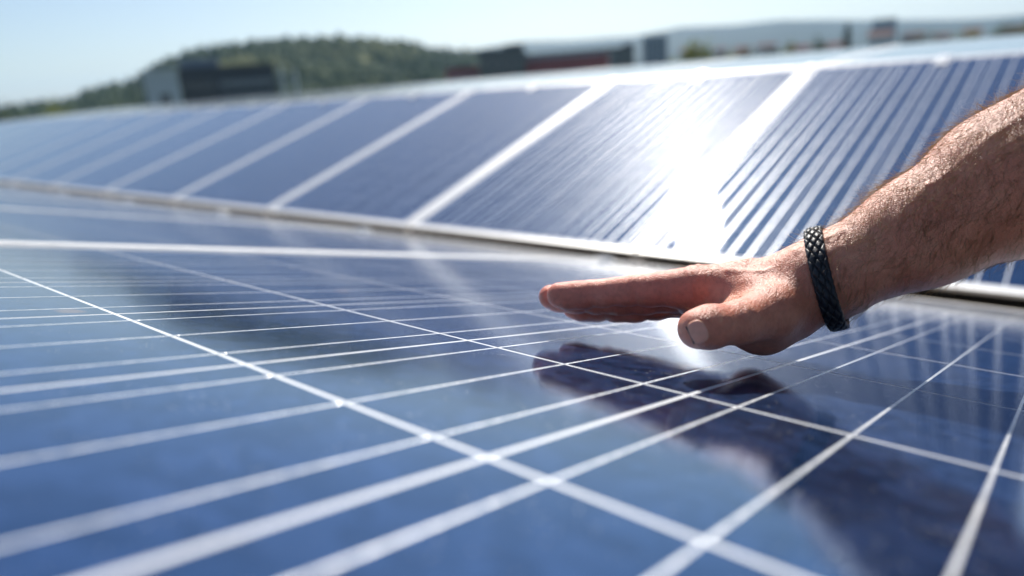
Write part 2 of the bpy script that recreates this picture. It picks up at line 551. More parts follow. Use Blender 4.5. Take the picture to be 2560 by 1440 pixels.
hill_prof = [(-112, 0.2), (-98, 0.2), (-88, 0.1), (-80, 0.1), (-75.6, 0.15), (-72.6, .4), (-70.9, .65), (-69.9, 1.1), (-67.6, 1.4), (-65.5, 2.5), (-63.3, 3.1), (-61.1, 3.35),
             (-57.2, 3.5), (-53, 3.5), (-50, 3.1), (-48.2, 2.8), (-45.8, 2.25), (-43.3, 1.75), (-42, 1.75), (-40, 1.5), (-37, 0.8), (-33, 0.2)]
near_hill, HA, HC, HK = hill("hill", hill_prof, 330, 760, 1300, M_wood, 6)
tag(near_hill, kind="structure")
ridge_prof = [(-70, 1.2), (-60, 1.9), (-50, 2.0), (-45.2, 2.05), (-40, 2.35), (-38.5, 2.45), (-34.4, 2.33), (-30, 2.3), (-28.4, 2.55), (-26.5, 2.72), (-22.4, 2.42), (-19.2, 2.4), (-14.7, 1.96), (-13.3, 1.9),
              (-10.5, 1.78), (-6.6, 1.45), (-4.6, 1.3), (0, 1.2), (8, 1.3), (20, 1.0), (34, 0.9)]
ridge, _, _, _ = hill("distant_hills", ridge_prof, 1700, 3600, 5200, M_far, 34)
tag(ridge, kind="structure")


# forest on the near hill: rounded crowns, one mass
def blob_mesh(sub, seed, amp=0.28):
    bm = bmesh.new(); bmesh.ops.create_icosphere(bm, subdivisions=sub, radius=1.0)
    for v in bm.verts:
        k = 1 + amp * mnoise.noise(v.co * 1.9 + Vector((seed, 0, 0))) + amp * .5 * mnoise.noise(v.co * 4.1 + Vector((seed, 3, 0)))
        v.co *= k
    v = np.array([q.co[:] for q in bm.verts]); f = [tuple(x.index for x in q.verts) for q in bm.faces]
    bm.free(); return v, f


blobs = [blob_mesh(1, i * 7.3) for i in range(4)]


def forest(name, A, crest, d_near, d_crest, count, r0, r1, mat, seed):
    r = np.random.default_rng(seed)
    VV, FF, off = [], [], 0
    for _ in range(count):
        a = r.uniform(A[0] + 1, A[-1] - 1); k = r.uniform(0.05, 1.03) ** 0.8
        c = np.interp(a, A, crest); d = d_near + (d_crest - d_near) * k
        z = c * math.sin(min(k, 1) * math.pi / 2) ** 1.3
        p = at(a, d); s = r.uniform(r0, r1)
        v, f = blobs[int(r.integers(4))]
        conif = r.random() < 0.25
        vv = v * np.array([s * (.7 if conif else 1), s * (.7 if conif else 1), s * (1.6 if conif else 0.95)]) + np.array([p.x, p.y, z + s * 0.2])
        VV.append(vv); FF += [tuple(i + off for i in q) for q in f]; off += len(vv)
    o = link(name, mesh(name, np.concatenate(VV), FF), mat=mat)
    return o


wood = forest("forest", HA, HC, 330, 760, 6500, 2.8, 6.0, M_wood, 3)
tag(wood, "dense mixed forest covering the rounded hill behind the array", "forest", kind="stuff")

# haze over the whole valley
if True:
    hb = MB().box(-6500, 6500, -1500, 6500, -1.5, 260.0)
    haze = link("haze", hb.mesh("haze")); tag(haze, "thin summer haze over the valley", "haze", kind="stuff")
    M = bpy.data.materials.new("haze"); M.use_nodes = True; nt = M.node_tree; nt.nodes.clear()
    pv = nt.nodes.new("ShaderNodeVolumePrincipled"); pv.inputs["Density"].default_value = 0.00012
    pv.inputs["Color"].default_value = (0.46, 0.70, 0.97, 1); pv.inputs["Anisotropy"].default_value = 0.3
    ou = nt.nodes.new("ShaderNodeOutputMaterial"); nt.links.new(pv.outputs[0], ou.inputs["Volume"])
    haze.data.materials.append(M)


# ---- buildings
def win_mat(name, col, rough=0.15):
    return simple(name, col, rough, coat=0.5)


M_glassd = win_mat("dark_window", (0.03, 0.045, 0.065))
M_glassl = win_mat("pale_window", (0.28, 0.34, 0.42), 0.3)
M_darkwall = simple("dark_cladding", (0.022, 0.030, 0.045), 0.5, noise_scale=0.5)
M_whitew = simple("white_render", (0.52, 0.56, 0.60), 0.8, noise_scale=0.4, amt=0.06)
M_greyw = simple("grey_concrete", (0.13, 0.14, 0.145), 0.8, noise_scale=0.3, amt=0.1)
M_redw = simple("red_cladding", (0.33, 0.05, 0.05), 0.6, noise_scale=0.3, amt=0.1)
M_brown = simple("brown_facade", (0.11, 0.115, 0.115), 0.7, noise_scale=0.3, amt=0.1)
M_bluew = simple("bluish_facade", (0.16, 0.20, 0.26), 0.7, noise_scale=0.3, amt=0.06)
M_rooft = simple("roof_tiles", (0.28, 0.10, 0.06), 0.8, noise_scale=0.6, amt=0.2)
M_roofd = simple("dark_roof", (0.05, 0.055, 0.06), 0.7, noise_scale=0.5, amt=0.1)


def facade_building(name, label, az0, az1, dist, el, depth, wall, parts, group=None, cat="building"):
    """box-shaped house facing the hall; local x along the facade (0..width), y away, z up"""
    a, b = at(az0, dist), at(az1, dist)
    ex = (b - a); w = ex.length; ex.normalize()
    ez = Vector((0, 0, 1)); ey = ez.cross(ex)
    if ey.dot(a - CAMP) < 0: ey = -ey
    M = Matrix((ex, ey, ez)).transposed().to_4x4(); M.translation = a
    t = empty(name, mat=M); tag(t, label, cat, group)
    h = CAMP.z + dist * math.tan(math.radians(el))
    link("wall", MB().box(0, w, 0, depth, 0, h).mesh("wall"), t, wall)
    parts(t, w, h, depth)
    return t


def flat_roof(t, w, h, d, m=None):
    link("roof", MB().box(-.25, w + .25, -.25, d + .25, h + .002, h + .45).mesh("roof"), t, m or M_roofd)


def windows(t, w0, w1, z0, z1, nx, nz, mat, fill=0.62, fz=0.55, bar=True):
    sx, sz = (w1 - w0) / nx, (z1 - z0) / nz
    me = MB().box(-sx * fill / 2, sx * fill / 2, -0.06, 0.08, -sz * fz / 2, sz * fz / 2).mesh("window"); me.materials.append(mat)
    fm = MB().box(-.04, .04, -0.11, -0.062, -sz * fz / 2, sz * fz / 2).mesh("mullion"); fm.materials.append(M_greyw)
    for i in range(nx):
        for j in range(nz):
            o = link("window", me, t); o.location = (w0 + sx * (i + .5), 0, z0 + sz * (j + .5))
            if bar: link("mullion", fm, o)


def b1(t, w, h, d):
    flat_roof(t, w, h, d)
    windows(t, w * .40, w * .97, h - 9.6, h - 1.6, 14, 3, M_glassl, .6, .4)
    windows(t, w * .03, w * .36, h - 9.6, h - 1.6, 4, 3, M_glassd, .8, .5)
    link("roof_plant", MB().box(w * .02, w * .42, 2, d - 2, h + .46, h + 1.9).mesh("roof_plant"), t, M_bluew)


facade_building("office_block", "dark glazed office block with rows of pale windows below the wooded hill", -64.55, -57.9, 150, 2.35, 14, M_darkwall, b1)


def b1w(t, w, h, d):
    flat_roof(t, w, h, d, M_whitew)
    windows(t, w * .35, w * .70, h - 6.2, h - 3.6, 1, 1, M_glassd, .8, .8)
    windows(t, w * .12, w * .9, 1.5, h - 8, 3, 4, M_glassd, .5, .5)


facade_building("white_block", "white slab house with one dark window at the left end of the office block", -66.9, -64.62, 146, 2.35, 12, M_whitew, b1w)
# two thin pale masts beside the office block
for azm, el in ((-57.45, 2.1), (-56.5, 1.75)):
    p = at(azm, 150); h = CAMP.z + 150 * math.tan(math.radians(el))
    t = empty("chimney_pipe", p); tag(t, "pale steel flue pipe beside the office block, the " + ("taller one" if el > 2 else "lower one"), "chimney", "flue pipes by the office block")
    link("pipe", MB().tube((0, 0, 0), (0, 0, h), .42, .38, 12).mesh("pipe"), t, M_whitew)
    link("cap", MB().tube((0, 0, h + .05), (0, 0, h + .4), .55, .3, 12).mesh("cap"), t, M_greyw)


def b2(t, w, h, d):
    flat_roof(t, w, h, d)
    windows(t, w * .08, w * .92, 2, h - 2, 4, 5, M_glassd, .6, .45)
    link("stair_head", MB().box(w * .55, w * .98, 1, d - 1, h + .46, h + 1.3).mesh("stair_head"), t, M_roofd)


facade_building("grey_block", "dark grey cube-shaped building in the middle of the skyline", -42.2, -38.6, 200, 2.25, 16, M_brown, b2)


def b3(t, w, h, d):
    flat_roof(t, w, h, d)
    z = h - 1.1
    for k in range(9):
        o = link("red_panel", MB().box(w * (k + .06) / 9, w * (k + .94) / 9, -.08, .05, z - 5.5, z).mesh("red_panel"), t, M_redw)
    windows(t, 0, w * .9, h - 1.05, h - .05, 16, 1, M_glassl, .7, .85)
    windows(t, 0, w, 1, z - 6, 12, 2, M_glassd, .6, .5)


facade_building("red_hall", "long low building with red panels and a pale window band", -38.55, -31.9, 205, 1.62, 20, M_greyw, b3)
facade_building("grey_annex", "small grey box building at the right end of the red-panelled hall", -31.85, -30.0, 205, 1.62, 12, M_greyw, b2)


def b4(t, w, h, d):
    flat_roof(t, w, h, d); windows(t, .5, w - .5, 1, h - 1, 5, 4, M_glassl, .6, .5)


facade_building("red_house", "low red building half hidden between hill and grey cube building", -44.9, -42.25, 210, 1.1, 12, M_redw, b4)


def tower(t, w, h, d):
    flat_roof(t, w, h, d); windows(t, w * .05, w * .95, 3, h - 2, 5, 9, M_glassd, .5, .5)


facade_building("tower_block", "bluish grey high-rise behind the red-panelled hall", -29.35, -27.45, 430, 2.3, 16, M_bluew, tower)
facade_building("tower_block", "pale blue high-rise far off to the right of the dark conifer", -13.3, -11.8, 900, 2.05, 20, M_bluew, tower)


def house(t, w, h, d):
    windows(t, w * .1, w * .9, 1, h - .5, 4, 2, M_glassd, .5, .5)
    o = .5
    v = [(-o, -o, h + .01), (w + o, -o, h + .01), (w + o, d + o, h + .01), (-o, d + o, h + .01), (-o, d / 2, h + 4), (w + o, d / 2, h + 4)]
    link("roof", mesh("roof", v, [(0, 1, 5, 4), (2, 3, 4, 5), (0, 4, 3), (1, 2, 5), (0, 3, 2, 1)]), t, M_rooft)


hr = random.Random(5)
az = -26.5
k = 0
ORDH = ["first", "second", "third", "fourth", "fifth", "sixth", "seventh", "eighth", "ninth", "tenth", "eleventh", "twelfth"]
while az < -4:
    d = hr.uniform(520, 900); wd_ = hr.uniform(.9, 1.7)
    wc = hr.randrange(3)
    facade_building("house", f"{['white', 'grey', 'bluish'][wc]} far house with tiled roof, {ORDH[min(k, 11)]} from the left beyond the roof ridge", az, az + wd_, d, hr.uniform(.35, 1.0), 10,
                    [M_whitew, M_greyw, M_bluew][wc], house, "far houses in the valley")
    k += 1
    az += wd_ + hr.uniform(.3, 1.3)


# ---- single trees
def leaf_mat(name, lo, hi):
    M, nt, b = mat_new(name)
    g = node(nt, "ShaderNodeNewGeometry")
    n = node(nt, "ShaderNodeTexNoise", Scale=0.9, Detail=3.0)
    nt.links.new(g.outputs["Position"], n.inputs["Vector"])
    nt.links.new(ramp(nt, n.outputs[0], [(0.3, lo), (0.7, hi)]), b.inputs["Base Color"])
    b.inputs["Roughness"].default_value = 0.7; b.inputs["Specular IOR Level"].default_value = 0.2
    tr = node(nt, "ShaderNodeBsdfTranslucent"); tr.inputs[0].default_value = (*[min(1, c * 1.3) for c in hi], 1)
    mx = node(nt, "ShaderNodeMixShader"); mx.inputs[0].default_value = 0.35
    ou = [q for q in nt.nodes if q.type == 'OUTPUT_MATERIAL'][0]
    nt.links.new(b.outputs[0], mx.inputs[1]); nt.links.new(tr.outputs[0], mx.inputs[2]); nt.links.new(mx.outputs[0], ou.inputs[0])
    return M


L_yel = leaf_mat("yellow_green_leaves", (0.06, 0.085, 0.02), (0.17, 0.19, 0.04))
L_drk = leaf_mat("dark_needles", (0.012, 0.024, 0.014), (0.024, 0.04, 0.02))
L_olv = leaf_mat("olive_leaves", (0.03, 0.045, 0.015), (0.07, 0.085, 0.025))
M_bark = simple("bark", (0.09, 0.065, 0.045), 0.9, noise_scale=3, amt=0.3)


def tree(name, label, az, dist, el, width_deg, mat, conifer=False, group=None, seed=1, leaves=2600):
    r = np.random.default_rng(seed)
    p = at(az, dist); h = CAMP.z + dist * math.tan(math.radians(el)); w = dist * math.radians(width_deg) / 2
    t = empty(name, p); tag(t, label, "tree", group)
    mb = MB().tube((0, 0, -.2), (0, 0, h * .55), h * .022, h * .012, 10)
    for k in range(7):
        a = k * 2.4; z = h * (.3 + .06 * k)
        mb.tube((0, 0, z), (math.cos(a) * w * .6, math.sin(a) * w * .6, z + h * .16), h * .008, h * .003, 6)
    if conifer: mb.tube((0, 0, h * .5), (0, 0, h * .97), h * .012, h * .003, 8)
    link("trunk", mb.mesh("trunk"), t, M_bark)
    vs, fs = [], []
    base = h * (.12 if conifer else .28)
    cl = r.normal(size=(40, 3)); cl /= np.linalg.norm(cl, axis=1)[:, None]; cl *= r.uniform(.35, 1, (40, 1)) ** .5
    for i in range(leaves):
        if conifer:
            z = base + (h - base) * r.uniform(0, 1) ** 1.25; q = (1 - (z - base) / (h - base))
            rr = w * (q ** .85) * (0.75 + .25 * math.sin(z * 3.1)) * r.uniform(.55, 1.0); a = r.uniform(0, 6.283)
            c = np.array([rr * math.cos(a), rr * math.sin(a), z - rr * .18])
        else:
            c = cl[i % 40] * .78 + r.normal(size=3) * .16
            c = np.array([c[0] * w, c[1] * w, base + (h - base) * (.5 + c[2] * .47)])
            if c[2] > h * 1.01: c[2] = h
        s = h * r.uniform(.010, .022); n = r.normal(size=3); n /= np.linalg.norm(n); u = np.cross(n, r.normal(size=3)); u /= np.linalg.norm(u); v = np.cross(n, u)
        k = len(vs); vs += [c - u * s, c + v * s * .6, c + u * s, c - v * s * .6]; fs.append((k, k + 1, k + 2, k + 3))
    link("crown", mesh("crown", vs, fs), t, mat)
    return t


tree("broadleaf_tree", "round yellow-green tree between high-rise and the distant ridge", -25.2, 120, 2.15, 3.2, L_yel, seed=2)
tree("conifer", "dark pointed conifer standing above the roof ridge on the right", -14.85, 120, 1.95, 2.6, L_drk, True, seed=3, leaves=4200)
tree("broadleaf_tree", "small olive tree just left of the dark conifer, the nearer one", -16.7, 130, 1.35, 1.6, L_olv, seed=4, group="small trees left of the conifer")
tree("broadleaf_tree", "small yellowish tree second to the left of the dark conifer", -18.6, 130, 1.35, 1.8, L_yel, seed=5, group="small trees left of the conifer")
tree("broadleaf_tree", "dark olive tree cut off by the right edge of the picture", -3.4, 90, 2.6, 5.0, L_olv, seed=6)
tree("broadleaf_tree", "bright yellow-green bushy tree at the far left above the panels", -72.3, 110, 1.15, 4.2, L_yel, seed=7)
tree("broadleaf_tree", "autumn-tinged small tree left of the white slab house", -68.6, 120, 0.5, 1.8, L_yel, seed=8)
tree("broadleaf_tree", "dark tree at the very left edge of the picture", -75.9, 115, 1.1, 4.4, L_drk, seed=9)
for i, (a, d, e, w, lb) in enumerate([(-21.5, 300, 1.25, 1.8, "olive roundish tree in the valley, right of the lone yellow-green tree"), (-22.8, 320, 1.1, 1.5, "small yellowish tree beside the lone round tree"),
        (-20.0, 280, 1.1, 1.6, "dark valley tree between the yellowish trees"), (-9.8, 300, 1.2, 2.4, "wide olive tree right of the pale blue high-rise"), (-7.6, 280, 1.2, 2.4, "yellow-green valley tree nearer the right border"),
        (-11.2, 320, 1.0, 1.8, "dark tree at the foot of the pale blue high-rise"), (-5.6, 260, 1.3, 2.2, "olive valley tree close to the right border"), (-27.0, 260, 1.0, 1.3, "small yellowish tree at the foot of the bluish high-rise")]):
    tree("broadleaf_tree", lb, a, d, e, w, [L_olv, L_yel, L_drk][i % 3], seed=20 + i, group="valley trees beyond the ridge", leaves=1500)

# ------------------------------------------------------------------ the person
# joints of the right arm in row coordinates (u, v, w, radius), all in cells
ARM = {
    'index': [(1.0903, 1.5065, 0.1932, 0.0598), (1.1627, 1.5344, 0.2046, 0.063), (1.2323, 1.5604, 0.2193, 0.0625), (1.3334, 1.6001, 0.2434, 0.0619), (1.4221, 1.6292, 0.2622, 0.0702), (1.5269, 1.6647, 0.2793, 0.0763), (1.6557, 1.7079, 0.3063, 0.0908)],
    'middle': [(0.984, 1.5854, 0.1687, 0.0583), (1.0535, 1.6157, 0.1661, 0.0619), (1.1445, 1.6518, 0.1742, 0.0594), (1.2535, 1.6901, 0.1869, 0.0624), (1.3525, 1.7209, 0.2041, 0.0691), (1.4693, 1.7677, 0.2345, 0.0738), (1.5937, 1.8219, 0.2746, 0.0893)],
    'ring': [(1.0374, 1.713, 0.1169, 0.0536), (1.1116, 1.7477, 0.1189, 0.0572), (1.1821, 1.7807, 0.1323, 0.053), (1.2703, 1.8209, 0.1403, 0.0604), (1.3463, 1.8657, 0.16, 0.062), (1.4462, 1.9252, 0.1943, 0.0694), (1.5529, 1.9649, 0.2338, 0.0838)],
    'little': [(1.1311, 1.9206, 0.1336, 0.0511), (1.2038, 1.9549, 0.1433, 0.0528), (1.3312, 2.009, 0.1625, 0.0583), (1.5316, 2.0989, 0.2013, 0.073)],
    'meta_index': [(1.6517, 1.7173, 0.3039, 0.0876), (1.8247, 1.796, 0.3274, 0.0999), (2.0259, 1.8611, 0.3699, 0.1207)],
    'meta_middle': [(1.5942, 1.8218, 0.271, 0.0875), (1.7852, 1.904, 0.31, 0.1001), (2.0018, 1.9699, 0.3624, 0.1249)],
    'meta_ring': [(1.5534, 1.9648, 0.23, 0.0819), (1.758, 2.0335, 0.2799, 0.1003), (1.9831, 2.0951, 0.3461, 0.1223)],
    'meta_little': [(1.5321, 2.0988, 0.1974, 0.0711), (1.7321, 2.1639, 0.2482, 0.0925), (1.9723, 2.2002, 0.3247, 0.1148)],
    'pad': [(1.6515, 1.762, 0.2478, 0.0888), (1.6087, 1.9934, 0.2026, 0.0797)],
    'thenar': [(1.9018, 1.6483, 0.196, 0.1014), (1.9513, 1.7535, 0.1985, 0.1315), (2.0164, 1.8515, 0.25, 0.1346)],
    'hypo': [(1.8215, 2.0992, 0.1835, 0.1121), (1.9738, 2.1032, 0.2626, 0.1231)],
    'web': [(1.7652, 1.7406, 0.2699, 0.0655), (1.9187, 1.7392, 0.2968, 0.1032)],
    'thumb': [(1.8868, 1.2725, 0.1851, 0.0751), (1.9098, 1.3245, 0.1933, 0.0788), (1.9599, 1.4643, 0.2106, 0.0811), (2.0089, 1.6639, 0.2468, 0.1088), (2.0432, 1.8292, 0.3122, 0.1261)],
    'wrist': [(2.0191, 1.9179, 0.3513, 0.133), (2.1146, 1.9751, 0.3956, 0.1626)],
    'fore_a': [(2.1188, 1.9008, 0.3948, 0.1543), (2.416, 2.1186, 0.6251, 0.2093), (2.6713, 2.2758, 0.8487, 0.2752), (3.0411, 2.4349, 1.1741, 0.3037)],
    'fore_b': [(2.0977, 2.0902, 0.3912, 0.1629), (2.3901, 2.3832, 0.6323, 0.2205), (2.6609, 2.6324, 0.871, 0.2963), (3.0633, 2.911, 1.2158, 0.3187)],
    'elbow': [(3.0463, 2.5711, 1.195, 0.2996), (3.1778, 2.6013, 1.4144, 0.2831)],
    'upper': [(3.0742, 2.6595, 1.2027, 0.3052), (3.4079, 2.7977, 2.2287, 0.3425)],
}
AX = np.array([[0.76735, 0.63453, 0.09246], [0.1317, -0.01484, -0.99118], [-0.62756, 0.77276, -0.09496]])  # long, cross and depth axis of the forearm grid
SM = lambda a, b, k: np.minimum(a, b) - (np.maximum(k - np.abs(a - b), 0.0) / k) ** 2 * k * 0.25


def round_cone(P, a, b, r1, r2):
    ba = b - a; l2 = float(ba @ ba); rr = r1 - r2; a2 = l2 - rr * rr
    pa = P - a
    if l2 < 1e-9 or a2 <= 0:
        big = (a, r1) if r1 >= r2 else (b, r2)
        return np.sqrt(((P - big[0]) ** 2).sum(-1)) - big[1]
    il2 = 1.0 / l2
    y = pa @ ba; z = y - l2
    xv = pa * l2 - y[..., None] * ba
    x2 = (xv * xv).sum(-1); y2 = y * y * l2; z2 = z * z * l2
    k = np.sign(rr) * rr * rr * x2
    d = (np.sqrt(x2 * a2 * il2) + y * rr) * il2 - r1
    c1 = np.sign(z) * a2 * z2 > k
    c2 = np.sign(y) * a2 * y2 < k
    d = np.where(c2, np.sqrt(x2 + y2) * il2 - r1, d)
    d = np.where(c1, np.sqrt(x2 + z2) * il2 - r2, d)
    return d


class Field:
    """signed distance on a grid; primitives are only evaluated near themselves"""
    def __init__(s, lo, hi, h, basis=None):
        s.lo = np.array(lo, float); s.h = h
        s.n = (np.ceil((np.array(hi) - s.lo) / h)).astype(int) + 1
        s.B = basis if basis is not None else np.eye(3)
    def new(s): return np.full(s.n, 1.0, np.float32)
    def to(s, p): return s.B @ np.array(p[:3])
    def add(s, F, p0, p1, k, scale=None, pad=0.14):
        a, b = s.to(p0), s.to(p1); r = max(p0[3], p1[3]) + pad + k
        i0 = np.clip(((np.minimum(a, b) - r - s.lo) / s.h).astype(int), 0, s.n - 1)
        i1 = np.clip(((np.maximum(a, b) + r - s.lo) / s.h).astype(int) + 2, 1, s.n)
        if (i1 <= i0).any(): return
        g = [(s.lo[q] + s.h * np.arange(i0[q], i1[q])).astype(np.float32) for q in range(3)]
        P = np.stack(np.meshgrid(*g, indexing='ij'), -1)
        d = round_cone(P, a.astype(np.float32), b.astype(np.float32), p0[3], p1[3]).astype(np.float32)
        sl = tuple(slice(i0[q], i1[q]) for q in range(3))
        F[sl] = SM(F[sl], d, k)
    def chain(s, F, pts, k):
        if len(pts) == 1: s.add(F, pts[0], pts[0], k)
        for a, b in zip(pts[:-1], pts[1:]): s.add(F, a, b, k)
    def sample(s, F, Q):
        """trilinear value at points Q (grid basis)"""
        g = (Q - s.lo) / s.h
        g = np.clip(g, 0, s.n - 1.001); i = g.astype(int); f = g - i; v = 0
        for dx in (0, 1):
            for dy in (0, 1):
                for dz in (0, 1):
                    w = (f[:, 0] if dx else 1 - f[:, 0]) * (f[:, 1] if dy else 1 - f[:, 1]) * (f[:, 2] if dz else 1 - f[:, 2])
                    v = v + w * F[i[:, 0] + dx, i[:, 1] + dy, i[:, 2] + dz]
        return v
    def grad(s, F, Q, e=None):
        e = e or s.h; G = np.zeros_like(Q)
        for q in range(3):
            d = np.zeros(3); d[q] = e
            G[:, q] = s.sample(F, Q + d) - s.sample(F, Q - d)
        return G / (np.linalg.norm(G, axis=1)[:, None] + 1e-12)
    def surface(s, F):
        """surface nets"""
        neg = F < 0
        c = np.zeros(s.n - 1, np.int8)
        for dx in (0, 1):
            for dy in (0, 1):
                for dz in (0, 1):
                    c += neg[dx:s.n[0] - 1 + dx, dy:s.n[1] - 1 + dy, dz:s.n[2] - 1 + dz]
        act = (c > 0) & (c < 8)
        idx = np.full(act.shape, -1, np.int64); ids = np.argwhere(act); idx[act] = np.arange(len(ids))
        acc = np.zeros((len(ids), 3)); cnt = np.zeros(len(ids))
        corners = [(x, y, z) for x in (0, 1) for y in (0, 1) for z in (0, 1)]
        val = {q: F[ids[:, 0] + q[0], ids[:, 1] + q[1], ids[:, 2] + q[2]] for q in corners}
        for p in corners:
            for ax in range(3):
                if p[ax]: continue
                q = list(p); q[ax] = 1; q = tuple(q)
                A, Bv = val[p], val[q]; m_ = (A < 0) != (Bv < 0)
                t = np.where(m_, A / np.where(m_, A - Bv, 1), 0)
                pos = np.tile(np.array(p, float), (len(ids), 1)); pos[:, ax] += t
                acc[m_] += pos[m_]; cnt[m_] += 1
        V = (ids + acc / cnt[:, None]) * s.h + s.lo
        faces = []
        for ax in range(3):
            o1, o2 = [(1, 2), (2, 0), (0, 1)][ax]
            a = [slice(None)] * 3; b = [slice(None)] * 3; a[ax] = slice(0, -1); b[ax] = slice(1, None)
            A, Bn = neg[tuple(a)], neg[tuple(b)]
            e = np.argwhere(A != Bn); e = e[(e[:, o1] > 0) & (e[:, o2] > 0) & (e[:, o1] < s.n[o1] - 1) & (e[:, o2] < s.n[o2] - 1)]
            d1 = np.zeros(3, int); d1[o1] = 1; d2 = np.zeros(3, int); d2[o2] = 1
            q = np.stack([idx[tuple((e - d1 - d2).T)], idx[tuple((e - d2).T)], idx[tuple(e.T)], idx[tuple((e - d1).T)]], 1)
            inside_first = A[tuple(e.T)]
            q[~inside_first] = q[~inside_first][:, ::-1]
            faces.append(q)
        return V, np.concatenate(faces)


WM = np.array([[CELL, 0, 0], [0, CELL * TC, CELL * TS], [0, -CELL * TS, CELL * TC]])


def to_world(P): return P @ WM.T + np.array([0, 0, H])


def np_mesh(name, V, Fq, smooth=True):
    me = bpy.data.meshes.new(name)
    me.vertices.add(len(V)); me.vertices.foreach_set("co", np.asarray(V, np.float32).ravel())
    k = Fq.shape[1]
    me.loops.add(len(Fq) * k); me.loops.foreach_set("vertex_index", np.asarray(Fq, np.int32).ravel())
    me.polygons.add(len(Fq)); me.polygons.foreach_set("loop_start", np.arange(0, len(Fq) * k, k, dtype=np.int32))
    me.update(calc_edges=True); me.validate()
    if smooth: me.polygons.foreach_set("use_smooth", [True] * len(me.polygons))
    return me


# grid round the arm
allp = np.array([q for l in ARM.values() for q in l if q is not None])
G3 = (AX @ allp[:, :3].T).T
lo = (G3 - allp[:, 3:4]).min(0) - .04; hi = (G3 + allp[:, 3:4]).max(0) + .04
VOX = 0.0085
fld = Field(lo, hi, VOX, AX)
palm = fld.new()
for k in ('meta_index', 'meta_middle', 'meta_ring', 'meta_little', 'pad', 'hypo', 'web', 'thenar', 'wrist'): fld.chain(palm, ARM[k], 0.045)
th = fld.new(); fld.chain(th, ARM['thumb'], 0.03)
palm = SM(palm, th, 0.045)
fore = fld.new()
for k in ('fore_a', 'fore_b', 'elbow', 'upper'): fld.chain(fore, ARM[k], 0.10)
body = SM(palm, fore, 0.10)
fing = None
for k in ('index', 'middle', 'ring', 'little'):
    g = fld.new(); fld.chain(g, ARM[k], 0.012)
    if k != 'little':
        c = ARM[k]
        for a, b in zip(c[:-1], c[1:]):       # soft pads on the palm side between the joints
            mid = [(a[q] + b[q]) / 2 for q in range(4)]
            mid[2] -= 0.010; mid[3] *= 0.97
            fld.add(g, mid, mid, 0.02)
    fing = g if fing is None else SM(fing, g, 0.002)
body = SM(body, fing, 0.022)
# tendons on the back of the hand
ten = fld.new()
V, Fq = fld.surface(body)
for _ in range(2):
    V -= fld.grad(body, V) * fld.sample(body, V)[:, None]
Nrm = fld.grad(body, V, fld.h * 2)
# wrinkles: knuckle folds and fine creases, as real relief
Vr = V @ AX            # row coordinates (AX is orthonormal)
Nr = Nrm @ AX
disp = np.zeros(len(V))


def fold(center, axis, spacing, width, depth, lim):
    """parallel shallow creases across a joint"""
    c = np.array(center); ax = np.array(axis, float); ax /= np.linalg.norm(ax)
    r = Vr - c; t = r @ ax; rad = np.linalg.norm(r, axis=1)
    jit = np.sin(Vr[:, 0] * 130 + Vr[:, 1] * 90) * .15 + np.sin(Vr[:, 2] * 170) * .2
    wv = np.cos((t / spacing + jit) * 2 * np.pi)
    return -depth * np.clip(wv - .2, 0, 1) * np.exp(-(t / width) ** 2) * (rad < lim) * np.clip(Nr[:, 2] + .1, 0, 1) 


ia = np.array(ARM['index'][4][:3]); ib = np.array(ARM['index'][6][:3])
disp += fold(ia, ib - ia, .028, .06, .0035, .14)
disp += fold(ib, ib - ia, .035, .10, .0035, .18)
tb = np.array(ARM['thumb'][2][:3]); ta = np.array(ARM['thumb'][0][:3])
disp += fold(tb, tb - ta, .028, .05, .003, .14)
for fname in ('index', 'middle', 'ring'):
    for j in (2, 4):
        c = np.array(ARM[fname][j][:3]); dvec = np.array(ARM[fname][j + 1][:3]) - np.array(ARM[fname][j - 1][:3]); dvec /= np.linalg.norm(dvec)
        r = Vr - c; t = r @ dvec
        disp += -.0035 * np.exp(-(t / .009) ** 2) * (np.linalg.norm(r, axis=1) < .13) * np.clip(-Nr[:, 2] + .75, 0, 1)
for pts_, amp, wd in [([(1.66, 1.72, .39), (1.85, 1.80, .43), (2.03, 1.87, .49)], .010, .022), ([(1.60, 1.85, .37), (1.82, 1.93, .43), (2.02, 1.98, .49)], .010, .022),
                      ([(1.80, 1.72, .38), (1.93, 1.74, .36), (2.06, 1.84, .44), (2.20, 1.90, .56)], .009, .014), ([(2.2, 1.86, .5), (2.4, 2.0, .6), (2.62, 2.1, .86), (2.9, 2.2, 1.1)], .008, .016),
                      ([(2.3, 1.9, .52), (2.45, 1.98, .78), (2.7, 2.1, 1.05)], .007, .014)]:
    pp = np.array(pts_)
    for a, bq in zip(pp[:-1], pp[1:]):
        dv = bq - a; u_ = np.clip(((Vr - a) @ dv) / (dv @ dv), 0, 1); dd = np.linalg.norm(Vr - a - u_[:, None] * dv, axis=1)
        near_ = dd < .16
        # distance measured along the skin, so the ridge follows the surface wherever the line floats
        q_ = Vr - a - u_[:, None] * dv; q_ = q_ - Nr * (q_ * Nr).sum(1)[:, None]
        disp += amp * np.exp(-((q_ ** 2).sum(1)) / wd ** 2) * near_ * .55
V = V + Nrm * disp[:, None]
skinV = to_world(V @ AX)
arm_me = np_mesh("arm", skinV, Fq)

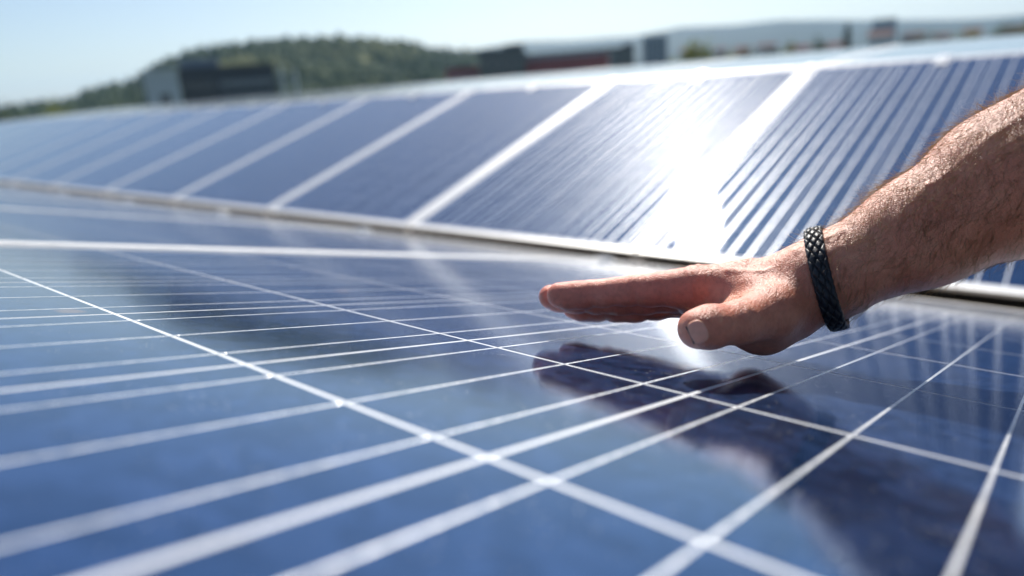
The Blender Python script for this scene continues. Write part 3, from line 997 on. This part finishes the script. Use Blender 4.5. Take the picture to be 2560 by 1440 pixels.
# skin
M_skin, nt, b = mat_new("skin")
g = node(nt, "ShaderNodeNewGeometry")
n1 = node(nt, "ShaderNodeTexNoise", Scale=28.0, Detail=6.0, Roughness=0.6); nt.links.new(g.outputs["Position"], n1.inputs["Vector"])
n2 = node(nt, "ShaderNodeTexNoise", Scale=300.0, Detail=3.0); nt.links.new(g.outputs["Position"], n2.inputs["Vector"])
col = ramp(nt, n1.outputs[0], [(0.30, (0.62, 0.21, 0.12)), (0.5, (0.77, 0.295, 0.175)), (0.70, (0.88, 0.41, 0.26))])
tco = node(nt, "ShaderNodeSeparateXYZ"); nt.links.new(g.outputs["Position"], tco.inputs[0])
mrx = node(nt, "ShaderNodeMapRange"); mrx.inputs["From Min"].default_value = 0.24; mrx.inputs["From Max"].default_value = 0.36
mrx.inputs["To Min"].default_value = 0.0; mrx.inputs["To Max"].default_value = 1.0; nt.links.new(tco.outputs[0], mrx.inputs["Value"])
tone = ramp(nt, mrx.outputs[0], [(0.0, (1.10, 0.92, 0.94)), (1.0, (0.86, 0.84, 0.80))])
mt_ = node(nt, "ShaderNodeMix", data_type='RGBA', blend_type='MULTIPLY'); mt_.inputs["Factor"].default_value = 1.0
nt.links.new(col, mt_.inputs["A"]); nt.links.new(tone, mt_.inputs["B"]); col = mt_.outputs["Result"]
fre = ramp(nt, n2.outputs[0], [(0.38, (0.62, 0.52, 0.48)), (0.52, (1, 1, 1)), (1.0, (1, 1, 1))])
mx = node(nt, "ShaderNodeMix", data_type='RGBA', blend_type='MULTIPLY'); mx.inputs["Factor"].default_value = 0.25
nt.links.new(col, mx.inputs["A"]); nt.links.new(fre, mx.inputs["B"]); nt.links.new(mx.outputs["Result"], b.inputs["Base Color"])
b.inputs["Roughness"].default_value = 0.40
b.inputs["Specular IOR Level"].default_value = 0.6
b.inputs["Subsurface Weight"].default_value = 0.35
b.inputs["Subsurface Radius"].default_value = (1.0, 0.32, 0.16)
b.inputs["Subsurface Scale"].default_value = 0.005
vo = node(nt, "ShaderNodeTexVoronoi", Scale=750.0, feature='DISTANCE_TO_EDGE'); nt.links.new(g.outputs["Position"], vo.inputs["Vector"])
mp = node(nt, "ShaderNodeMapping"); mp.inputs["Scale"].default_value = (620, 210, 210); mp.inputs["Rotation"].default_value = (0.2, 0.5, 0.7)
nt.links.new(g.outputs["Position"], mp.inputs["Vector"])
n3 = node(nt, "ShaderNodeTexNoise", Scale=1.0, Detail=4.0, Roughness=0.7); nt.links.new(mp.outputs[0], n3.inputs["Vector"])
b1_ = node(nt, "ShaderNodeBump", Strength=0.5, Distance=0.0008); nt.links.new(vo.outputs["Distance"], b1_.inputs["Height"])
b2_ = node(nt, "ShaderNodeBump", Strength=0.6, Distance=0.0014); nt.links.new(n3.outputs[0], b2_.inputs["Height"]); nt.links.new(b1_.outputs[0], b2_.inputs["Normal"])
nt.links.new(b2_.outputs[0], b.inputs["Normal"])

knee = W(6.2, 2.3, -0.95)
person = empty("person", knee)
tag(person, "person reaching in with a bare hairy right arm, flat hand held above the panel", "person")
bpy.context.view_layer.update()
INV = Matrix.Translation(-Vector(knee))


def pchild(name, me, mat):
    me.transform(INV); o = link(name, me, person, mat); return o


pchild("arm", arm_me, M_skin)

# thumb nail
M_nail = simple("nail", (0.88, 0.40, 0.28), 0.5, noise_scale=200, amt=0.08, coat=0.1)
M_nail.node_tree.nodes["Principled BSDF"].inputs["Subsurface Weight"].default_value = 0.3
M_nail.node_tree.nodes["Principled BSDF"].inputs["Subsurface Scale"].default_value = 0.004
M_nail.node_tree.nodes["Principled BSDF"].inputs["Specular IOR Level"].default_value = 0.3
M_dirt = simple("nail_edge", (0.10, 0.05, 0.035), 0.7)
nc = AX @ np.array((1.9002, 1.2309, 0.1796))
nx = np.array([0.89, -0.42, 0.0]); nx /= np.linalg.norm(nx); ny = np.array([0.42, 0.89, 0.0]); ny /= np.linalg.norm(ny)


def nail_patch(x0, x1, hw, off, thick, n=14, m_=16, rnd=True):
    P = []
    for i in range(n):
        for j in range(m_):
            a = -1 + 2 * i / (n - 1); c = -1 + 2 * j / (m_ - 1)
            # superellipse outline, straighter at the free edge
            if rnd:
                rr = (abs(a) ** 2.7 + abs(c) ** 2.7) ** (1 / 2.7) / max(abs(a), abs(c), 1e-6)
                a /= max(rr, 1); c /= max(rr, 1)
            P.append(nc + nx * (x0 + (x1 - x0) * (a + 1) / 2) + ny * (c * hw))
    P = np.array(P); P[:, 2] -= 0.12
    for _ in range(60):
        P[:, 2] += fld.sample(body, P) * 0.8
    N = fld.grad(body, P, VOX * 2)
    top = P + N * off; bot = P - N * thick
    fs = []
    q = n * m_
    for i in range(n - 1):
        for j in range(m_ - 1):
            k = i * m_ + j; fs.append((k, k + 1, k + m_ + 1, k + m_)); fs.append((q + k, q + k + m_, q + k + m_ + 1, q + k + 1))
    rim = [j for j in range(m_)] + [i * m_ + m_ - 1 for i in range(1, n)] + [(n - 1) * m_ + j for j in range(m_ - 2, -1, -1)] + [i * m_ for i in range(n - 2, 0, -1)]
    for a_, b__ in zip(rim, rim[1:] + rim[:1]): fs.append((a_, q + a_, q + b__, b__))
    return np_mesh("thumb_nail", to_world(np.concatenate([top, bot]) @ AX), np.array(fs))


pchild("thumb_nail", nail_patch(-0.029, 0.030, 0.043, 0.0018, 0.01), M_nail)
pchild("nail_edge", nail_patch(-0.0305, -0.0265, 0.034, 0.0012, 0.01, 4, 16, False), M_dirt)

# hair of the arm: fine tapered strands rooted in the skin
T = Fq[:, :3]
fc = skinV[Fq].mean(1)
fa = np.linalg.norm(np.cross(skinV[Fq[:, 2]] - skinV[Fq[:, 0]], skinV[Fq[:, 3]] - skinV[Fq[:, 1]]), axis=1)
Vrow = (V @ AX)[Fq].mean(1); Nf = (Nrm @ AX)[Fq].mean(1)
wr = np.array(ARM['wrist'][1][:3]); el = np.array(ARM['fore_a'][3][:3]); axd = (el - wr); L_ = np.linalg.norm(axd); axd /= L_
tt = (Vrow - wr) @ axd
mc_ = np.array(ARM['meta_index'][0][:3])
dens = np.clip((tt + 0.10) / 0.35, 0, 1) * np.clip(0.45 + 0.6 * Nf[:, 2] + 0.3 * (-(Nrm[Fq].mean(1))[:, 2]), 0.12, 1.2)
hand_back = (tt <= 0) & (tt > -0.50) & (Nf[:, 2] > 0.45)
dens = np.where(hand_back, 0.16 + 0.5 * np.clip(tt + .25, 0, 1), dens * (tt > -0.10))
near_w = (np.abs(tt + .02) < .12) & (Nf[:, 2] < .45); dens = np.where(near_w, np.maximum(dens, .45), dens)
fing_b = (tt < -.50) & (tt > -.95) & (Nf[:, 2] > 0.75); dens = np.where(fing_b, 0.035, dens)
prob = dens * fa; prob /= prob.sum()
hr2 = np.random.default_rng(11)
NH = 17000
pick = hr2.choice(len(fc), NH, p=prob)
root = fc[pick] + hr2.normal(size=(NH, 3)) * 0.0003
nw = (Nf[pick] @ WM.T) / CELL
toward = -(axd @ WM.T) / CELL
side = np.cross(nw, toward)
flow = toward[None] * 1.0 + side * (0.55 + .4 * np.sin(tt[pick] * 9 + root[:, 2] * 120))[:, None] + hr2.normal(size=(NH, 3)) * 0.38
flow -= nw * (flow * nw).sum(1)[:, None]; flow /= np.linalg.norm(flow, axis=1)[:, None]
lift = hr2.uniform(0.12, 0.55, NH)
L = np.where(tt[pick] > 0.0, hr2.uniform(.008, .019, NH), hr2.uniform(.003, .0085, NH))
curl = hr2.normal(size=(NH, 3)) * 0.5
K = 6
pts = [root - nw * .0004]
p_ = root.copy(); d_ = flow + nw * lift[:, None]; d_ /= np.linalg.norm(d_, axis=1)[:, None]
for k in range(1, K):
    d_ = d_ + curl * .30 + hr2.normal(size=(NH, 3)) * .12 - nw * (0.10 * lift)[:, None]; d_ /= np.linalg.norm(d_, axis=1)[:, None]
    p_ = p_ + d_ * (L / (K - 1))[:, None]; pts.append(p_.copy())
pts = np.stack(pts, 1)
a1 = np.cross(flow, nw); a2 = nw
rw0 = hr2.uniform(0.00008, 0.00014, NH)
HV = []
for k in range(K):
    r_ = rw0 * (1 - .8 * k / (K - 1))
    for q in range(3):
        an = 2 * math.pi * q / 3
        HV.append(pts[:, k] + (a1 * math.cos(an) + a2 * math.sin(an)) * r_[:, None])
HV = np.stack(HV, 1)    # NH, K*3, 3
hf = []
for k in range(K - 1):
    for q in range(3):
        q2 = (q + 1) % 3; hf.append((k * 3 + q, k * 3 + q2, (k + 1) * 3 + q2, (k + 1) * 3 + q))
hf = np.array(hf); allf = (hf[None] + (np.arange(NH) * K * 3)[:, None, None]).reshape(-1, 4)
M_hair = bpy.data.materials.new("arm_hair"); M_hair.use_nodes = True; nt = M_hair.node_tree; nt.nodes.clear()
hb_ = node(nt, "ShaderNodeBsdfHairPrincipled") if False else node(nt, "ShaderNodeBsdfPrincipled")
hb_.inputs["Base Color"].default_value = (0.05, 0.022, 0.011, 1); hb_.inputs["Roughness"].default_value = 0.32; hb_.inputs["Specular IOR Level"].default_value = 0.9
hb_.inputs["Specular Tint"].default_value = (1.0, 0.75, 0.45, 1)
tr_ = node(nt, "ShaderNodeBsdfTranslucent"); tr_.inputs[0].default_value = (1.0, 0.76, 0.45, 1)
mx_ = node(nt, "ShaderNodeMixShader"); mx_.inputs[0].default_value = 0.38
ou = nt.nodes.new("ShaderNodeOutputMaterial")
nt.links.new(hb_.outputs[0], mx_.inputs[1]); nt.links.new(tr_.outputs[0], mx_.inputs[2]); nt.links.new(mx_.outputs[0], ou.inputs[0])
hair = pchild("arm_hair", np_mesh("arm_hair", HV.reshape(-1, 3), allf), M_hair); hair["kind"] = "stuff"

# ---- the rest of the person, kneeling beside the end of the near row
M_shirt = simple("navy_shirt", (0.018, 0.024, 0.045), 0.85, noise_scale=30, amt=0.25, bump=0.3)
M_trou = simple("work_trousers", (0.045, 0.045, 0.05), 0.85, noise_scale=30, amt=0.25, bump=0.3)
M_shoe = simple("shoe_leather", (0.03, 0.022, 0.018), 0.5)
M_hairh = simple("brown_hair", (0.06, 0.035, 0.02), 0.6, noise_scale=60, amt=0.4, bump=0.8)


def cloth(name, chains, mat, h=0.07, k=0.25, extra=None):
    P = np.array([q for l in chains for q in l]); lo = (P[:, :3] - P[:, 3:4]).min(0) - .2; hi = (P[:, :3] + P[:, 3:4]).max(0) + .2
    f = Field(lo, hi, h); F = f.new()
    for l in chains: f.chain(F, l, k)
    V, Q = f.surface(F)
    V += (f.grad(F, V, h * 2)) * (np.sin(V[:, 0] * 7 + V[:, 2] * 9) * np.sin(V[:, 1] * 8) * .02)[:, None]
    return pchild(name, np_mesh(name, to_world(V), Q), mat)


SH = (4.25, 2.95, 3.25)
cloth("shirt", [[(3.20, 2.64, 1.72, .36), (3.62, 2.80, 2.5, .42), (*SH, .5)], [(*SH, .5), (4.75, 1.9, 3.45, .52), (5.2, .95, 3.1, .5)],
                [(4.9, 2.3, 3.2, .72), (6.0, 2.4, 2.2, .72), (6.9, 2.4, 1.3, .78)], [(4.9, 1.5, 3.2, .7), (6.0, 1.9, 2.2, .7), (6.9, 1.8, 1.3, .78)],
                [(5.2, .95, 3.1, .45), (6.0, .6, 1.8, .36), (6.5, .9, .6, .30)]], M_shirt)
cloth("trousers", [[(7.1, 2.4, 1.1, .76), (7.1, 1.8, 1.1, .76)], [(7.1, 2.65, .9, .62), (6.2, 2.9, -.52, .42)], [(6.2, 2.9, -.52, .40), (8.5, 2.8, -.62, .30)],
                   [(7.1, 1.6, .9, .62), (6.2, 1.5, -.52, .42)], [(6.2, 1.5, -.52, .40), (8.5, 1.5, -.62, .30)]], M_trou)
cloth("shoe", [[(8.6, 2.8, -.6, .30), (9.2, 2.8, -.5, .32), (9.35, 2.8, -.75, .2)]], M_shoe, .05)
cloth("shoe", [[(8.6, 1.5, -.6, .30), (9.2, 1.5, -.5, .32), (9.35, 1.5, -.75, .2)]], M_shoe, .05)
cloth("hand", [[(6.5, .9, .6, .2), (6.4, 1.15, .1, .2)], [(6.4, 1.15, .1, .17), (6.2, 1.3, -.1, .12)], [(6.35, 1.05, .1, .1), (6.1, 1.1, -.05, .07)], [(6.42, 1.3, .1, .1), (6.25, 1.45, -.08, .07)]], M_skin, .03, .06)
cloth("head", [[(4.75, 1.92, 3.7, .34), (4.45, 1.92, 4.25, .34)], [(4.35, 1.92, 4.55, .52), (4.40, 1.92, 4.9, .56)], [(4.0, 1.92, 4.2, .26), (4.05, 1.92, 4.45, .34)],
               [(3.78, 1.92, 4.62, .05), (3.72, 1.92, 4.42, .08)], [(4.4, 1.33, 4.6, .08), (4.4, 1.33, 4.45, .06)], [(4.4, 2.51, 4.6, .08), (4.4, 2.51, 4.45, .06)],
               [(3.87, 1.74, 4.72, .05), (3.87, 1.62, 4.72, .05)], [(3.87, 2.1, 4.72, .05), (3.87, 2.22, 4.72, .05)], [(3.84, 1.82, 4.22, .045), (3.84, 2.02, 4.22, .045)]], M_skin, .04, .08)
cloth("head_hair", [[(4.55, 1.92, 4.75, .60), (4.45, 1.92, 5.02, .56)], [(4.75, 1.92, 4.5, .45), (4.7, 1.92, 4.7, .5)]], M_hairh, .05, .1)

# ------------------------------------------------------------------ braided bracelet
M_lea = simple("black_leather", (0.012, 0.013, 0.016), 0.48, noise_scale=120, amt=0.5, bump=0.15)
M_cls = simple("steel_clasp", (0.55, 0.52, 0.56), 0.25, metal=1.0)
bc = AX @ np.array((2.1231, 1.9814, 0.3915))
p0_, p1_, p2_ = [AX @ np.array(q) for q in [(2.0478, 2.0068, 0.5694), (2.1546, 1.8135, 0.3964), (2.1728, 2.0648, 0.2149)]]
nb = np.cross(p1_ - p0_, p2_ - p0_); nb /= np.linalg.norm(nb)
if nb[0] < 0: nb = -nb
bc = bc - nb * ((bc - p0_) @ nb)
e1 = np.array([0, 0, -1.0]); e1 -= nb * (e1 @ nb); e1 /= np.linalg.norm(e1)   # towards the viewer's side
e2 = np.cross(nb, e1)
NS = 640
th_ = np.linspace(0, 2 * np.pi, NS, endpoint=False)
dirs = np.cos(th_)[:, None] * e1 + np.sin(th_)[:, None] * e2


def march(off):
    """distance from the loop's middle to the skin, at a shift along the arm"""
    c = bc + nb * off
    r = np.full(NS, 0.45)
    for _ in range(60):
        r -= fld.sample(body, c + dirs * r[:, None]) * .7
    return r


HW = 0.037
rad = np.maximum(np.maximum(march(-HW), march(0)), march(HW))
down = dirs[:, 1]          # grid axis 1 points down
rad = rad + 0.008 + 0.040 * np.clip(down - .55, 0, 1) ** 1.0
ker = np.exp(-(np.arange(-30, 31) / 14.0) ** 2); ker /= ker.sum()
rad = np.convolve(np.concatenate([rad[-30:], rad, rad[:30]]), ker, 'valid')
ring = bc + dirs * rad[:, None]
seg = np.linalg.norm(np.roll(ring, -1, 0) - ring, axis=1); sl_ = np.concatenate([[0], np.cumsum(seg)[:-1]]); Lr = seg.sum()
NTT = 26
tt_ = np.linspace(-1, 1, NTT)
nper = 27
ss, t2 = np.meshgrid(sl_ / Lr, tt_, indexing='ij')
aa = ss * nper + t2 * 1.2; bb = ss * nper - t2 * 1.2
fa_ = np.abs(2 * (aa % 1) - 1); fb_ = np.abs(2 * (bb % 1) - 1)
pad_ = (1 - fa_ ** 5) * (1 - fb_ ** 5)
over = ((np.floor(aa) + np.floor(bb)) % 2) * .25
edge = np.sqrt(np.clip(1 - np.abs(t2) ** 4, 0, 1))
hgt = (0.0025 + 0.0115 * pad_ + .002 * over * pad_) * edge
tan = np.roll(ring, -1, 0) - np.roll(ring, 1, 0); tan /= np.linalg.norm(tan, axis=1)[:, None]
outw = np.cross(tan, nb); outw *= np.sign((outw * dirs).sum(1))[:, None]
wav = HW * (1 + .02 * np.sin(ss * nper * 4 * np.pi))
outer = ring[:, None] + nb * (t2 * wav)[..., None] + outw[:, None] * hgt[..., None]
inner = ring[:, None] + nb * (t2 * wav)[..., None] - outw[:, None] * .004
VV = np.concatenate([outer.reshape(-1, 3), inner.reshape(-1, 3)])
q = NS * NTT; F4 = []
ii = np.arange(NS); jj = (ii + 1) % NS
for t in range(NTT - 1):
    F4.append(np.stack([ii * NTT + t, ii * NTT + t + 1, jj * NTT + t + 1, jj * NTT + t], 1))
    F4.append(np.stack([q + ii * NTT + t, q + jj * NTT + t, q + jj * NTT + t + 1, q + ii * NTT + t + 1], 1))
F4.append(np.stack([ii * NTT, jj * NTT, q + jj * NTT, q + ii * NTT], 1)); t = NTT - 1
F4.append(np.stack([ii * NTT + t, q + ii * NTT + t, q + jj * NTT + t, jj * NTT + t], 1))
bcw = Vector(to_world((bc @ AX)[None])[0])
brace = empty("bracelet", bcw); tag(brace, "black braided leather bracelet with a small steel clasp round the wrist", "bracelet")
BI = Matrix.Translation(-bcw)
me = np_mesh("braided_strap", to_world(VV @ AX), np.concatenate(F4)); me.transform(BI); link("braided_strap", me, brace, M_lea)
# clasp at the lowest point
ci = int(np.argmax(dirs[:, 1] + .25 * dirs[:, 2]))
cc, ct, co = ring[ci], tan[ci], outw[ci]
bx = bmesh.new(); bmesh.ops.create_cube(bx, size=1.0); bmesh.ops.bevel(bx, geom=bx.edges[:], offset=.12, segments=3, affect='EDGES')
cv = np.array([v.co[:] for v in bx.verts]); cf = [tuple(x.index for x in f.verts) for f in bx.faces]; bx.free()
cw = cc + cv[:, 0:1] * ct * .075 + cv[:, 1:2] * nb * (HW * 2.15) + cv[:, 2:3] * co * .026 + co * .002
me = mesh("clasp", to_world(cw @ AX), cf); me.transform(BI); link("clasp", me, brace, M_cls)
